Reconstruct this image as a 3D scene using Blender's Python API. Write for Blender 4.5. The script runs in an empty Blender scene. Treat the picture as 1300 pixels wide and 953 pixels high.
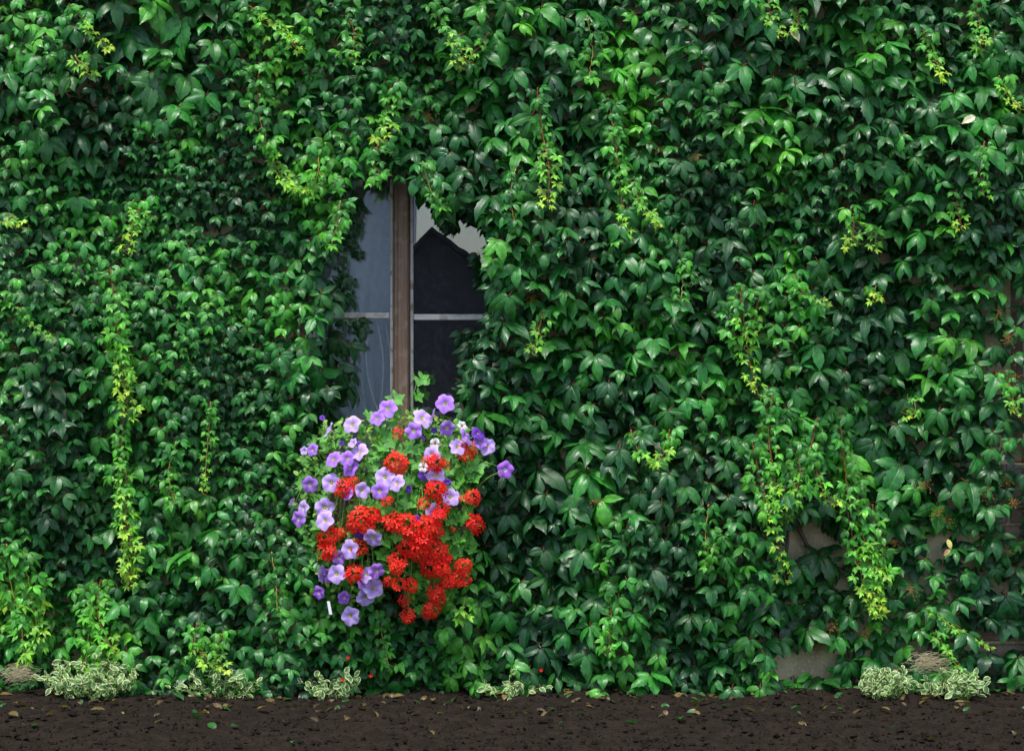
import bpy, math, random
import numpy as np
from mathutils import Vector, Matrix, Euler

random.seed(7)
rng = np.random.default_rng(11)
C = bpy.context.scene.collection
R = math.radians
sc = bpy.context.scene

# ---------------------------------------------------------------- camera
CAM_D, CAM_Z, S = 10.0, 1.291, 0.0032           # metres in front of the wall, height, metres per photo pixel on the wall
cam = bpy.data.cameras.new('camera')
camo = bpy.data.objects.new('camera', cam); C.objects.link(camo)
camo.location = (0, -CAM_D, CAM_Z); camo.rotation_euler = (R(90), 0, 0)
cam.sensor_width = 36; cam.lens = 36 / (1300 * S / CAM_D); cam.clip_end = 800
sc.camera = camo
sc.render.resolution_x, sc.render.resolution_y = 1024, 750

# ---------------------------------------------------------------- light
SUN_EL, SUN_AZ = 66, -30                        # bright hazy sky, light from high up and a little from the left
w = bpy.data.worlds.new('World'); sc.world = w; w.use_nodes = True
nt = w.node_tree; nt.nodes.clear()
sky = nt.nodes.new('ShaderNodeTexSky'); sky.sky_type = 'NISHITA'; sky.sun_disc = False
sky.sun_elevation = R(SUN_EL); sky.sun_rotation = R(180 + SUN_AZ); sky.dust_density = 1.6; sky.air_density = 1.0; sky.ozone_density = 1.2
bg = nt.nodes.new('ShaderNodeBackground'); bg.inputs[1].default_value = 0.13
wo = nt.nodes.new('ShaderNodeOutputWorld')
nt.links.new(sky.outputs[0], bg.inputs[0]); nt.links.new(bg.outputs[0], wo.inputs[0])
sun = bpy.data.lights.new('sun', 'SUN'); sun.energy = 2.3; sun.angle = R(12); sun.color = (1, .97, .92)
suno = bpy.data.objects.new('sun', sun); C.objects.link(suno)
a, e = R(SUN_AZ), R(SUN_EL)
to_sun = Vector((math.sin(a) * math.cos(e), -math.cos(a) * math.cos(e), math.sin(e)))
suno.rotation_euler = to_sun.to_track_quat('Z', 'Y').to_euler(); suno.location = (-4, -6, 12)
sc.view_settings.view_transform = 'Standard'; sc.view_settings.look = 'None'
sc.view_settings.exposure = 1.18; sc.view_settings.gamma = 1
sc.render.engine = 'CYCLES'

# ---------------------------------------------------------------- helpers
def P(px, py, d=0.0):
    """Where a point of the wall seen at this photo pixel stands when it is d metres in front of the wall."""
    k = S * (CAM_D - d) / CAM_D
    return Vector(((px - 650) * k, -d, CAM_Z + (476.5 - py) * k))

def tag(o, label=None, cat=None, group=None, kind=None):
    if label: o['label'] = label
    if cat: o['category'] = cat
    if group: o['group'] = group
    if kind: o['kind'] = kind
    return o

def empty(name, loc=(0, 0, 0), parent=None):
    o = bpy.data.objects.new(name, None); C.objects.link(o); o.location = loc
    if parent: o.parent = parent
    return o

def link(name, me, parent=None, mat=None):
    o = bpy.data.objects.new(name, me); C.objects.link(o)
    if mat is not None and not me.materials: me.materials.append(mat)
    if parent is not None:
        o.parent = parent; o.matrix_parent_inverse = Matrix.Translation(-parent.location) if parent.parent is None else Matrix.Translation(-parent.matrix_world.translation)
    return o

class MB:
    """Collects geometry in world coordinates; build() links it as one mesh object."""
    def __init__(s): s.v, s.f, s.uv = [], [], []
    def box(s, x0, x1, y0, y1, z0, z1, bev=0.0):
        b = len(s.v)
        if bev <= 0:
            s.v += [(x, y, z) for x in (x0, x1) for y in (y0, y1) for z in (z0, z1)]
            s.f += [tuple(b + i for i in q) for q in ((0, 1, 3, 2), (4, 6, 7, 5), (0, 4, 5, 1), (2, 3, 7, 6), (0, 2, 6, 4), (1, 5, 7, 3))]
        else:
            ctr = Vector(((x0 + x1) / 2, (y0 + y1) / 2, (z0 + z1) / 2)); h = (abs(x1 - x0) / 2, abs(y1 - y0) / 2, abs(z1 - z0) / 2)
            idx = {}
            for sx in (-1, 1):
                for sy in (-1, 1):
                    for sz in (-1, 1):
                        for ax in range(3):
                            p = [sx * (h[0] - bev), sy * (h[1] - bev), sz * (h[2] - bev)]
                            p[ax] += (sx, sy, sz)[ax] * bev
                            idx[(sx, sy, sz, ax)] = len(s.v); s.v.append(tuple(ctr + Vector(p)))
            def o3(ax, sg, u, v):
                q = [0, 0, 0]; o = [i for i in range(3) if i != ax]
                q[ax] = sg; q[o[0]] = u; q[o[1]] = v; return tuple(q)
            for ax in range(3):
                for sg in (-1, 1):
                    s.f.append(tuple(idx[o3(ax, sg, u, v) + (ax,)] for u, v in ((-1, -1), (1, -1), (1, 1), (-1, 1))))
            for ax in range(3):
                o = [i for i in range(3) if i != ax]
                for u in (-1, 1):
                    for v in (-1, 1):
                        s.f.append((idx[o3(ax, -1, u, v) + (o[0],)], idx[o3(ax, 1, u, v) + (o[0],)], idx[o3(ax, 1, u, v) + (o[1],)], idx[o3(ax, -1, u, v) + (o[1],)]))
            for sx in (-1, 1):
                for sy in (-1, 1):
                    for sz in (-1, 1): s.f.append(tuple(idx[(sx, sy, sz, ax)] for ax in range(3)))
        return s
    def tube(s, pts, r0, r1=None, n=5):
        r1 = r0 if r1 is None else r1; pts = [Vector(p) for p in pts]; m = len(pts); b = len(s.v)
        for i, p in enumerate(pts):
            t = (pts[min(i + 1, m - 1)] - pts[max(i - 1, 0)]).normalized()
            u = t.orthogonal().normalized() if i == 0 else (u - t * u.dot(t)).normalized()
            v = t.cross(u); r = r0 + (r1 - r0) * i / max(1, m - 1)
            for k in range(n):
                a = 2 * math.pi * k / n; s.v.append(tuple(p + (u * math.cos(a) + v * math.sin(a)) * r))
        for i in range(m - 1):
            for k in range(n):
                k2 = (k + 1) % n; s.f.append((b + i * n + k, b + i * n + k2, b + (i + 1) * n + k2, b + (i + 1) * n + k))
        s.f.append(tuple(b + k for k in reversed(range(n)))); s.f.append(tuple(b + (m - 1) * n + k for k in range(n)))
        return s
    def ball(s, c, r):
        b = len(s.v); c = Vector(c)
        s.v += [tuple(c + Vector(q) * r) for q in ((1, 0, 0), (-1, 0, 0), (0, 1, 0), (0, -1, 0), (0, 0, 1), (0, 0, -1))]
        s.f += [tuple(b + i for i in q) for q in ((0, 2, 4), (2, 1, 4), (1, 3, 4), (3, 0, 4), (2, 0, 5), (1, 2, 5), (3, 1, 5), (0, 3, 5))]
        return s
    def build(s, name, mat, parent=None, smooth=False):
        me = bpy.data.meshes.new(name); me.from_pydata(s.v, [], s.f); me.validate(); me.materials.append(mat)
        if smooth: me.polygons.foreach_set('use_smooth', [True] * len(me.polygons))
        return link(name, me, parent)

def wave(x, z, seed=0, f=1.0):
    """Cheap smooth noise in about -1..1 (x, z arrays or numbers)."""
    r = np.random.default_rng(seed); t = 0
    for k in range(7):
        a = r.uniform(0, 2 * math.pi); q = f * r.uniform(.6, 2.2); t = t + np.sin((x * math.cos(a) + z * math.sin(a)) * q + r.uniform(0, 6.3))
    return t / 3.2

# ---------------------------------------------------------------- materials
def mat(name):
    m = bpy.data.materials.new(name); m.use_nodes = True; t = m.node_tree
    return m, t, t.nodes['Principled BSDF'], t.nodes['Material Output']

def N(t, typ, **kw):
    n = t.nodes.new(typ)
    for k, v in kw.items():
        if k in ('inp',):
            for a, b in v.items(): n.inputs[a].default_value = b
        else: setattr(n, k, v)
    return n

def M2(t, op, a, b=None, clamp=False):
    n = t.nodes.new('ShaderNodeMath'); n.operation = op; n.use_clamp = clamp
    for i, v in enumerate((a, b)):
        if v is None: continue
        if isinstance(v, (int, float)): n.inputs[i].default_value = v
        else: t.links.new(v, n.inputs[i])
    return n.outputs[0]

def MIX(t, f, a, b, mode='MIX'):
    n = t.nodes.new('ShaderNodeMix'); n.data_type = 'RGBA'; n.blend_type = mode
    for i, v in ((0, f), (6, a), (7, b)):
        if isinstance(v, (int, float)): n.inputs[i].default_value = v
        elif isinstance(v, tuple): n.inputs[i].default_value = (*v, 1)
        else: t.links.new(v, n.inputs[i])
    return n.outputs[2]

def SMOOTH(t, v, lo, hi):
    n = t.nodes.new('ShaderNodeMapRange'); n.interpolation_type = 'SMOOTHSTEP'
    n.inputs['From Min'].default_value = lo; n.inputs['From Max'].default_value = hi
    t.links.new(v, n.inputs['Value']); return n.outputs[0]

def rough_mat(name, c1, c2, scale=8, rough=.85, bump=.3, bscale=60, c3=None, dist=.01):
    m, t, p, o = mat(name)
    co = N(t, 'ShaderNodeTexCoord')
    n1 = N(t, 'ShaderNodeTexNoise', inp={'Scale': scale, 'Detail': 6}); t.links.new(co.outputs['Object'], n1.inputs['Vector'])
    n2 = N(t, 'ShaderNodeTexNoise', inp={'Scale': bscale, 'Detail': 5}); t.links.new(co.outputs['Object'], n2.inputs['Vector'])
    c = MIX(t, SMOOTH(t, n1.outputs[0], .35, .65), c1, c2)
    if c3: c = MIX(t, SMOOTH(t, n2.outputs[0], .52, .68), c, c3)
    t.links.new(c, p.inputs['Base Color']); p.inputs['Roughness'].default_value = rough
    b = N(t, 'ShaderNodeBump', inp={'Strength': bump, 'Distance': dist}); t.links.new(n2.outputs[0], b.inputs['Height']); t.links.new(b.outputs[0], p.inputs['Normal'])
    return m

def leaf_mat(name, source, rough=.37, veins=1.0, trans=.22, cream=False, spec=.42, stalk=(.16, .05, .02)):
    """Leaf surface; source 'mesh' reads the leaf's own colour from the mesh, 'object' from the object, a tuple is fixed. UV: u 0..1 across, v 0..1 along (above 1: the stalk)."""
    m, t, p, o = mat(name)
    if source == 'mesh': col = N(t, 'ShaderNodeAttribute', attribute_name='tint').outputs[0]
    elif source == 'object': col = N(t, 'ShaderNodeObjectInfo').outputs['Color']
    else: col = N(t, 'ShaderNodeRGB'); col.outputs[0].default_value = (*source, 1); col = col.outputs[0]
    uv = N(t, 'ShaderNodeUVMap', uv_map='uv'); sp = N(t, 'ShaderNodeSeparateXYZ'); t.links.new(uv.outputs[0], sp.inputs[0])
    u = M2(t, 'ABSOLUTE', M2(t, 'MULTIPLY', M2(t, 'SUBTRACT', sp.outputs[0], .5), 2)); v = sp.outputs[1]
    co = N(t, 'ShaderNodeNewGeometry')
    n1 = N(t, 'ShaderNodeTexNoise', inp={'Scale': 45, 'Detail': 4}); t.links.new(co.outputs['Position'], n1.inputs['Vector'])
    # side veins run forward from the midrib
    ph = M2(t, 'SUBTRACT', M2(t, 'MULTIPLY', v, 8), M2(t, 'MULTIPLY', u, 2.4))
    tri = M2(t, 'ABSOLUTE', M2(t, 'SUBTRACT', M2(t, 'FRACT', ph), .5))
    side = M2(t, 'MULTIPLY', SMOOTH(t, tri, .10, .0), M2(t, 'SUBTRACT', 1, M2(t, 'MULTIPLY', u, .5)))
    mid = SMOOTH(t, u, .10, .02)
    vein = M2(t, 'MAXIMUM', M2(t, 'MULTIPLY', side, .45), mid)
    dark = MIX(t, 1.0, col, (.72, .72, .80), 'MULTIPLY'); lite = MIX(t, 1.0, col, (1.35, 1.22, 1.05), 'MULTIPLY')
    c = MIX(t, SMOOTH(t, n1.outputs[0], .36, .64), dark, lite)
    vc = MIX(t, .30, col, (.20, .34, .10))
    c = MIX(t, M2(t, 'MULTIPLY', vein, .55 * veins), c, vc)
    if cream:
        n2 = N(t, 'ShaderNodeTexNoise', inp={'Scale': 90, 'Detail': 2}); t.links.new(co.outputs['Position'], n2.inputs['Vector'])
        ed = M2(t, 'ADD', M2(t, 'MAXIMUM', u, M2(t, 'MULTIPLY', M2(t, 'ABSOLUTE', M2(t, 'SUBTRACT', v, .45)), 1.75)), M2(t, 'MULTIPLY', M2(t, 'SUBTRACT', n2.outputs[0], .5), .5))
        c = MIX(t, SMOOTH(t, ed, .68, .78), c, (.55, .55, .28))
    c = MIX(t, M2(t, 'GREATER_THAN', v, 1.02), c, stalk)
    t.links.new(c, p.inputs['Base Color'])
    n3 = N(t, 'ShaderNodeTexNoise', inp={'Scale': 14, 'Detail': 2}); t.links.new(co.outputs['Position'], n3.inputs['Vector'])
    t.links.new(M2(t, 'ADD', M2(t, 'MULTIPLY', n3.outputs[0], .30), rough - .15), p.inputs['Roughness'])
    p.inputs['Specular IOR Level'].default_value = spec
    h = M2(t, 'SUBTRACT', M2(t, 'MULTIPLY', n1.outputs[0], .5), vein)
    b = N(t, 'ShaderNodeBump', inp={'Strength': .4 * veins, 'Distance': .0016}); t.links.new(h, b.inputs['Height']); t.links.new(b.outputs[0], p.inputs['Normal'])
    tr = N(t, 'ShaderNodeBsdfTranslucent'); tc = MIX(t, 1.0, c, (1.6, 1.9, .8), 'MULTIPLY'); t.links.new(tc, tr.inputs[0])
    mx = N(t, 'ShaderNodeMixShader', inp={0: trans}); t.links.new(p.outputs[0], mx.inputs[1]); t.links.new(tr.outputs[0], mx.inputs[2]); t.links.new(mx.outputs[0], o.inputs[0])
    return m

def petal_mat(name, edge, inner, veinc, throat, rough=.6, trans=.25):
    """Corolla: v of the uv map is the radius (0 throat, 1 rim), u the angle 0..1."""
    m, t, p, o = mat(name)
    uv = N(t, 'ShaderNodeUVMap', uv_map='uv'); sp = N(t, 'ShaderNodeSeparateXYZ'); t.links.new(uv.outputs[0], sp.inputs[0])
    r = sp.outputs[1]
    st = M2(t, 'ABSOLUTE', M2(t, 'SINE', M2(t, 'MULTIPLY', sp.outputs[0], math.pi * 5)))
    star = M2(t, 'MULTIPLY', SMOOTH(t, st, .30, .02), SMOOTH(t, r, 1.0, .45))
    c = MIX(t, SMOOTH(t, r, .95, .25), edge, inner)
    c = MIX(t, M2(t, 'MULTIPLY', star, .65), c, veinc)
    c = MIX(t, SMOOTH(t, r, .26, .14), c, throat)
    t.links.new(c, p.inputs['Base Color']); p.inputs['Roughness'].default_value = rough; p.inputs['Specular IOR Level'].default_value = .25
    tr = N(t, 'ShaderNodeBsdfTranslucent'); t.links.new(c, tr.inputs[0])
    mx = N(t, 'ShaderNodeMixShader', inp={0: trans}); t.links.new(p.outputs[0], mx.inputs[1]); t.links.new(tr.outputs[0], mx.inputs[2]); t.links.new(mx.outputs[0], o.inputs[0])
    return m

def flat_mat(name, c, rough=.6, trans=0.0, spec=.3, var=.25, scale=40):
    m, t, p, o = mat(name)
    g = N(t, 'ShaderNodeNewGeometry'); n1 = N(t, 'ShaderNodeTexNoise', inp={'Scale': scale, 'Detail': 4}); t.links.new(g.outputs['Position'], n1.inputs['Vector'])
    cc = MIX(t, n1.outputs[0], tuple(x * (1 - var) for x in c), tuple(min(1, x * (1 + var)) for x in c))
    t.links.new(cc, p.inputs['Base Color']); p.inputs['Roughness'].default_value = rough; p.inputs['Specular IOR Level'].default_value = spec
    if trans:
        tr = N(t, 'ShaderNodeBsdfTranslucent'); t.links.new(cc, tr.inputs[0])
        mx = N(t, 'ShaderNodeMixShader', inp={0: trans}); t.links.new(p.outputs[0], mx.inputs[1]); t.links.new(tr.outputs[0], mx.inputs[2]); t.links.new(mx.outputs[0], o.inputs[0])
    return m

def wood_mat(name, c1, c2, c3, along='Z', rough=.65):
    m, t, p, o = mat(name)
    co = N(t, 'ShaderNodeTexCoord'); mp = N(t, 'ShaderNodeMapping')
    mp.inputs['Scale'].default_value = (90, 90, 5) if along == 'Z' else (5, 90, 90)
    t.links.new(co.outputs['Object'], mp.inputs[0])
    n1 = N(t, 'ShaderNodeTexNoise', inp={'Scale': 1, 'Detail': 7, 'Roughness': .65}); t.links.new(mp.outputs[0], n1.inputs['Vector'])
    n2 = N(t, 'ShaderNodeTexNoise', inp={'Scale': 22, 'Detail': 6}); t.links.new(co.outputs['Object'], n2.inputs['Vector'])
    c = MIX(t, SMOOTH(t, n1.outputs[0], .38, .62), c1, c2); c = MIX(t, SMOOTH(t, n2.outputs[0], .52, .62), c, c3)
    t.links.new(c, p.inputs['Base Color']); p.inputs['Roughness'].default_value = rough
    b = N(t, 'ShaderNodeBump', inp={'Strength': .5, 'Distance': .002}); t.links.new(n1.outputs[0], b.inputs['Height']); t.links.new(b.outputs[0], p.inputs['Normal'])
    return m

def glass_mat(name, wav=.07):
    m, t, p, o = mat(name); t.nodes.remove(p)
    co = N(t, 'ShaderNodeTexCoord'); mp = N(t, 'ShaderNodeMapping'); mp.inputs['Scale'].default_value = (2.6, 1, 1.1); t.links.new(co.outputs['Object'], mp.inputs[0])
    n1 = N(t, 'ShaderNodeTexNoise', inp={'Scale': 1.6, 'Detail': 1.5, 'Distortion': .6}); t.links.new(mp.outputs[0], n1.inputs['Vector'])
    b = N(t, 'ShaderNodeBump', inp={'Strength': wav, 'Distance': .006}); t.links.new(n1.outputs[0], b.inputs['Height'])
    gl = N(t, 'ShaderNodeBsdfGlossy'); gl.inputs['Roughness'].default_value = .0; gl.inputs['Color'].default_value = (.93, .95, 1, 1); t.links.new(b.outputs[0], gl.inputs['Normal'])
    tp = N(t, 'ShaderNodeBsdfTransparent'); tp.inputs[0].default_value = (.85, .88, .88, 1)
    fr = N(t, 'ShaderNodeFresnel', inp={'IOR': 1.52}); f = M2(t, 'MULTIPLY', fr.outputs[0], 2.6, True)   # several faces of old double sashes
    n2 = N(t, 'ShaderNodeTexNoise', inp={'Scale': 60, 'Detail': 8, 'Roughness': .75}); t.links.new(co.outputs['Object'], n2.inputs['Vector'])
    mx = N(t, 'ShaderNodeMixShader'); t.links.new(f, mx.inputs[0]); t.links.new(tp.outputs[0], mx.inputs[1]); t.links.new(gl.outputs[0], mx.inputs[2])
    df = N(t, 'ShaderNodeBsdfDiffuse'); df.inputs[0].default_value = (.42, .43, .44, 1)
    mx2 = N(t, 'ShaderNodeMixShader'); t.links.new(M2(t, 'MULTIPLY', SMOOTH(t, n2.outputs[0], .30, .80), .06), mx2.inputs[0]); t.links.new(mx.outputs[0], mx2.inputs[1]); t.links.new(df.outputs[0], mx2.inputs[2])
    t.links.new(mx2.outputs[0], o.inputs[0]); return m

m_render = rough_mat('rough_render', (.50, .41, .25), (.34, .27, .16), 7, .93, .9, 75, (.54, .45, .30), .006)
m_soil = rough_mat('dark_soil', (.012, .009, .006), (.020, .014, .010), 18, .95, .8, 90, (.007, .006, .005), .01); m_soil.node_tree.nodes['Principled BSDF'].inputs['Specular IOR Level'].default_value = .08
m_ground = rough_mat('asphalt', (.055, .055, .055), (.075, .072, .068), 1.5, .9, .3, 200)
m_brick = rough_mat('old_brick', (.22, .12, .08), (.28, .22, .17), 30, .9, .5, 140, (.12, .10, .09), .004)
m_post = wood_mat('weathered_brown_paint', (.13, .072, .042), (.18, .108, .066), (.19, .13, .09))
m_sash = wood_mat('bleached_sash_wood', (.42, .39, .34), (.55, .52, .48), (.26, .18, .12))
m_sashh = wood_mat('bleached_bar_wood', (.44, .41, .37), (.58, .55, .51), (.36, .31, .25), 'X')
m_lintel = wood_mat('dark_lintel_wood', (.05, .032, .022), (.08, .055, .04), (.12, .09, .06), 'X')
m_sillw = wood_mat('grey_sill_wood', (.16, .145, .125), (.24, .22, .19), (.10, .08, .06), 'X')
m_glass = glass_mat('old_glass')
m_dark = flat_mat('dim_room', (.05, .045, .04), .9)
m_curt = flat_mat('grey_curtain', (.80, .82, .86), .9, .2)
m_streak = flat_mat('pale_reflection_streak', (.8, .8, .8), .9)
m_leaf = leaf_mat('creeper_leaf', 'mesh')
m_leafo = leaf_mat('creeper_leaf_single', 'object')
m_eu = leaf_mat('variegated_leaf', (.05, .17, .03), .5, .5, .15, True, stalk=(.2, .22, .08))
m_plf = leaf_mat('petunia_leaf', (.19, .38, .06), .6, .6, .3, stalk=(.15, .26, .06))
m_grf = leaf_mat('geranium_leaf', (.085, .31, .04), .55, .35, .3, stalk=(.15, .3, .06))
m_stemr = flat_mat('red_shoot_stem', (.26, .075, .03), .5)
m_stemy = flat_mat('yellow_tendril', (.36, .28, .05), .5)
m_bark = rough_mat('vine_bark', (.075, .055, .04), (.12, .09, .065), 30, .9, .6, 120)
m_berry = flat_mat('unripe_berries', (.20, .105, .022), .6, 0, .3, .4, 300)
m_gstem = flat_mat('green_stem', (.14, .26, .05), .55)
m_red = flat_mat('scarlet_petal', (.82, .014, .008), .55, .25, .25, .28, 160)
m_red2 = flat_mat('scarlet_petal_light', (.90, .030, .014), .55, .25, .25, .28, 160)
m_pet = {'l': petal_mat('lilac_petal', (.60, .43, .80), (.47, .29, .74), (.24, .10, .52), (.55, .55, .22)),
         'm': petal_mat('violet_petal', (.44, .22, .70), (.33, .13, .60), (.12, .03, .36), (.45, .45, .25)),
         'd': petal_mat('deep_violet_petal', (.15, .045, .42), (.10, .025, .32), (.05, .01, .18), (.2, .12, .3)),
         'g': petal_mat('magenta_violet_petal', (.44, .17, .74), (.34, .10, .62), (.2, .04, .4), (.6, .55, .6)),
         'w': petal_mat('white_petal', (.75, .72, .70), (.70, .60, .62), (.5, .3, .4), (.40, .25, .12))}
m_throat = flat_mat('flower_throat', (.50, .48, .12), .6)
m_tag = flat_mat('white_plastic_tag', (.72, .72, .72), .4, 0, .4, .08)
m_box = wood_mat('planter_wood', (.10, .06, .035), (.14, .09, .055), (.06, .04, .03), 'X')
m_dry = flat_mat('dry_stalks', (.42, .36, .22), .8)
m_board = wood_mat('dark_barn_boards', (.055, .05, .05), (.075, .07, .068), (.06, .055, .055))
m_roof = rough_mat('dark_roof_slates', (.03, .03, .034), (.045, .043, .045), 3, .85, .5, 40)
m_pale = rough_mat('pale_house_render', (.74, .77, .80), (.80, .81, .83), 1, .9, .2, 60)

# ---------------------------------------------------------------- ground
def ground():
    MB().box(-300, 300, -300, 60, -.6, -.02).build('ground', m_ground)['kind'] = 'structure'
    nx, ny = 190, 46; xs = np.linspace(-6, 6, nx); ys = np.linspace(-1.9, .02, ny)
    X, Y = np.meshgrid(xs, ys, indexing='ij'); r = np.random.default_rng(5)
    Z = .022 + .014 * wave(X, Y, 3, 9) + .008 * wave(X, Y, 4, 30) + r.normal(0, .005, X.shape)
    v = np.stack([X, Y, Z], -1).reshape(-1, 3); f = []
    for i in range(nx - 1):
        for j in range(ny - 1): f.append((i * ny + j, (i + 1) * ny + j, (i + 1) * ny + j + 1, i * ny + j + 1))
    me = bpy.data.meshes.new('flower_bed'); me.from_pydata(v.tolist(), [], f); me.materials.append(m_soil)
    link('flower_bed', me)['kind'] = 'structure'
    b = MB()
    for k in range(9000):
        x, y = r.uniform(-3.2, 3.2), r.uniform(-1.8, -.1); q = .003 + .011 * r.random() ** 3
        n0 = len(b.v); b.ball((x, y, .024 + float(.014 * wave(x, y, 3, 9) + .008 * wave(x, y, 4, 30))), q); b.v[n0:] = [(p[0] + r.normal(0, q * .25), p[1] + r.normal(0, q * .25), p[2] + r.normal(0, q * .2)) for p in b.v[n0:]]
    o = b.build('soil_clods', m_soil); tag(o, 'dark crumbly clods of soil along the foot of the creeper wall', 'soil', kind='stuff')
ground()

# ---------------------------------------------------------------- the house wall and its windows
house = empty('house_wall', (0, 0, 0)); tag(house, 'old rendered house wall almost hidden under green creeper', 'house wall')
def hole(px0, px1, py0, py1):
    a, b = P(px0, py1), P(px1, py0); return a.x, b.x, a.z, b.z
W1 = hole(372, 652, 205, 628); W2 = hole(1283, 1560, 330, 588)
wb = MB(); T = .34; x0, x1, x2, x3 = W1[0], W1[1], W2[0], W2[1]; L, RR, TOP = -6.5, 6.5, 5.6
for (a, b, c, d) in ((L, x0, -.3, TOP), (x0, x1, -.3, W1[2]), (x0, x1, W1[3], TOP), (x1, x2, -.3, TOP), (x2, x3, -.3, W2[2]), (x2, x3, W2[3], TOP), (x3, RR, -.3, TOP)):
    wb.box(a, b, 0, T, c, d)
wall = wb.build('render', m_render, house)
rb = MB(); rb.box(L, RR, T + .01, T + 6, TOP, TOP + .3); rb.build('roof_slab', m_roof, house)
room = MB()
for (a, b, c, d, e_, f_) in ((L, RR, 5.4, 5.5, -.3, TOP), (L, L + .1, T, 5.4, -.3, TOP), (RR - .1, RR, T, 5.4, -.3, TOP), (L, RR, T, 5.4, -.3, .4)): room.box(a, b, c, d, e_, f_)
room.build('room_interior', m_dark, house)

def window(Wn, px_c, bar_y, py0, py1, lab):
    x0, x1, z0, z1 = Wn
    g = .075                                              # glass depth behind the wall face
    f = MB()
    f.box(x0 + .002, x0 + .055, .03, .13, z0 + .002, z1 - .002, .004); f.box(x1 - .055, x1 - .002, .03, .13, z0 + .002, z1 - .002, .004)
    f.box(x0 + .057, x1 - .057, .032, .128, z1 - .065, z1 - .003, .004); f.box(x0 + .057, x1 - .057, .032, .128, z0 + .003, z0 + .06, .004)
    win = f.build('window', m_post, house); win['label'] = lab
    xc = P(px_c, 0).x
    m = MB(); m.box(xc - .033, xc + .031, .012, .115, z0 + .062, z1 - .067, .007); m.box(xc - .014, xc + .026, .002, .0115, z0 + .062, z1 - .067, .0025)
    m.build('mullion', m_post, win)
    zb = P(0, bar_y).z
    for sg in (-1, 1):
        xa, xb = (x0 + .057, xc - .035) if sg < 0 else (xc + .033, x1 - .057)
        s = MB(); t_ = .013
        zl, zh = z0 + .062, z1 - .067
        s.box(xa, xa + (.03 if sg < 0 else t_), .045, .1, zl, zh, .003); s.box(xb - (t_ if sg < 0 else .03), xb, .045, .1, zl, zh, .003)
        s.box(xa + .032, xb - .032, .047, .098, zh - .03, zh - .001, .003); s.box(xa + .032, xb - .032, .047, .098, zl + .001, zl + .04, .003)
        s.build('sash', m_sash, win)
        ia, ib = (xa + .031, xb - t_ - .001) if sg < 0 else (xa + t_ + .001, xb - .031)
        dz = 0.0 if sg < 0 else -.006
        bz = MB(); bz.box(ia, ib, .05, .095, zb - .013 + dz, zb + .011 + dz, .004); bz.build('glazing_bar', m_sashh, win)
        for (pa, pb) in ((zl + .035, zb - .012 + dz), (zb + .010 + dz, zh - .028)):
            pm = MB(); pm.box(ia - .004, ib + .004, g, g + .004, pa, pb); po = pm.build('pane', m_glass, win)
            if sg < 0: pass
    s = MB(); s.box(x0 - .05, x1 + .05, -.06, .028, z0 - .05, z0 - .003, .006); s.build('sill', m_sillw, win)
    l = MB(); l.box(x0 - .06, x1 + .06, -.012, .026, z1 + .004, z1 + .10, .006); l.build('lintel', m_lintel, win)
    return win
win1 = window(W1, 509.5, 400, 205, 628, 'cross barred brown window with weathered pale sashes above the flowers')
win2 = window(W2, 1420, 440, 330, 588, 'second window at the wall corner, dark glass over a grey sill')

# curtain added behind the left sash to lighten its panes; hangs in curved folds
def curtain():
    root = empty('curtain', tuple(P(450, 545, -.2))); tag(root, 'grey curtain in curved folds, added behind the left sash to lighten its panes', 'curtain')
    me_v, me_f = [], []; nx, nz = 44, 26
    xa, xb = P(375, 0).x, P(496, 0).x; za, zb = P(0, 625).z, P(0, 196).z
    def off(u, v): return .25 + .055 * math.sin((u * 5.2 + .9 * math.sin(v * 3.6)) * 2 * math.pi) * (.12 + .88 * (1 - v) ** 2)
    for i in range(nx):
        for j in range(nz):
            u, v = i / (nx - 1), j / (nz - 1); me_v.append((xa + (xb - xa) * u, off(u, v), za + (zb - za) * v))
    for i in range(nx - 1):
        for j in range(nz - 1): me_f.append((i * nz + j, (i + 1) * nz + j, (i + 1) * nz + j + 1, i * nz + j + 1))
    me = bpy.data.meshes.new('cloth'); me.from_pydata(me_v, [], me_f); me.polygons.foreach_set('use_smooth', [True] * len(me.polygons)); me.materials.append(m_curt)
    link('cloth', me, root)
    for (px, bulge, py0) in ((455, -9, 412), (470, -7, 408), (478, 8, 406), (489, 7, 408)):  # pale tubes modelled in place of wavy reflections in the pane
        b = MB(); pts = []
        for k in range(14):
            v = k / 13; py = py0 + (540 - py0) * v
            pts.append(P(px + bulge * math.sin(v * 3.6) + 14 * v * v * (1 if bulge < 0 else .3), py, -.13))
        b.tube(pts, .0055, .004, 5); b.build('reflection_streak', m_streak, root)
curtain()

# exposed brickwork where the render has fallen off at the right
def brick_mesh(seed):
    r = random.Random(seed); b = MB(); b.box(-.105, .105, -.03, .03, -.031, .031, .006)
    b.v = [tuple(c + r.uniform(-.0025, .0025) for c in p) for p in b.v]
    me = bpy.data.meshes.new('brick'); me.from_pydata(b.v, [], b.f); me.materials.append(m_brick); return me
bricks = [brick_mesh(i) for i in range(4)]
r_ = random.Random(4)
for (pa, pb, qa, qb) in ((1248, 1330, 612, 700), (1236, 1330, 800, 850)):
    a, b = P(pa, qb), P(pb, qa); row = 0; z = a.z
    while z < b.z:
        x = a.x + (.11 if row % 2 else 0) + r_.uniform(-.02, .02)
        while x < b.x:
            o = link('brick', r_.choice(bricks)); o.parent = house; o.location = (x, .020 + r_.uniform(-.004, .004), z); x += .223
        z += .074; row += 1

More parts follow.
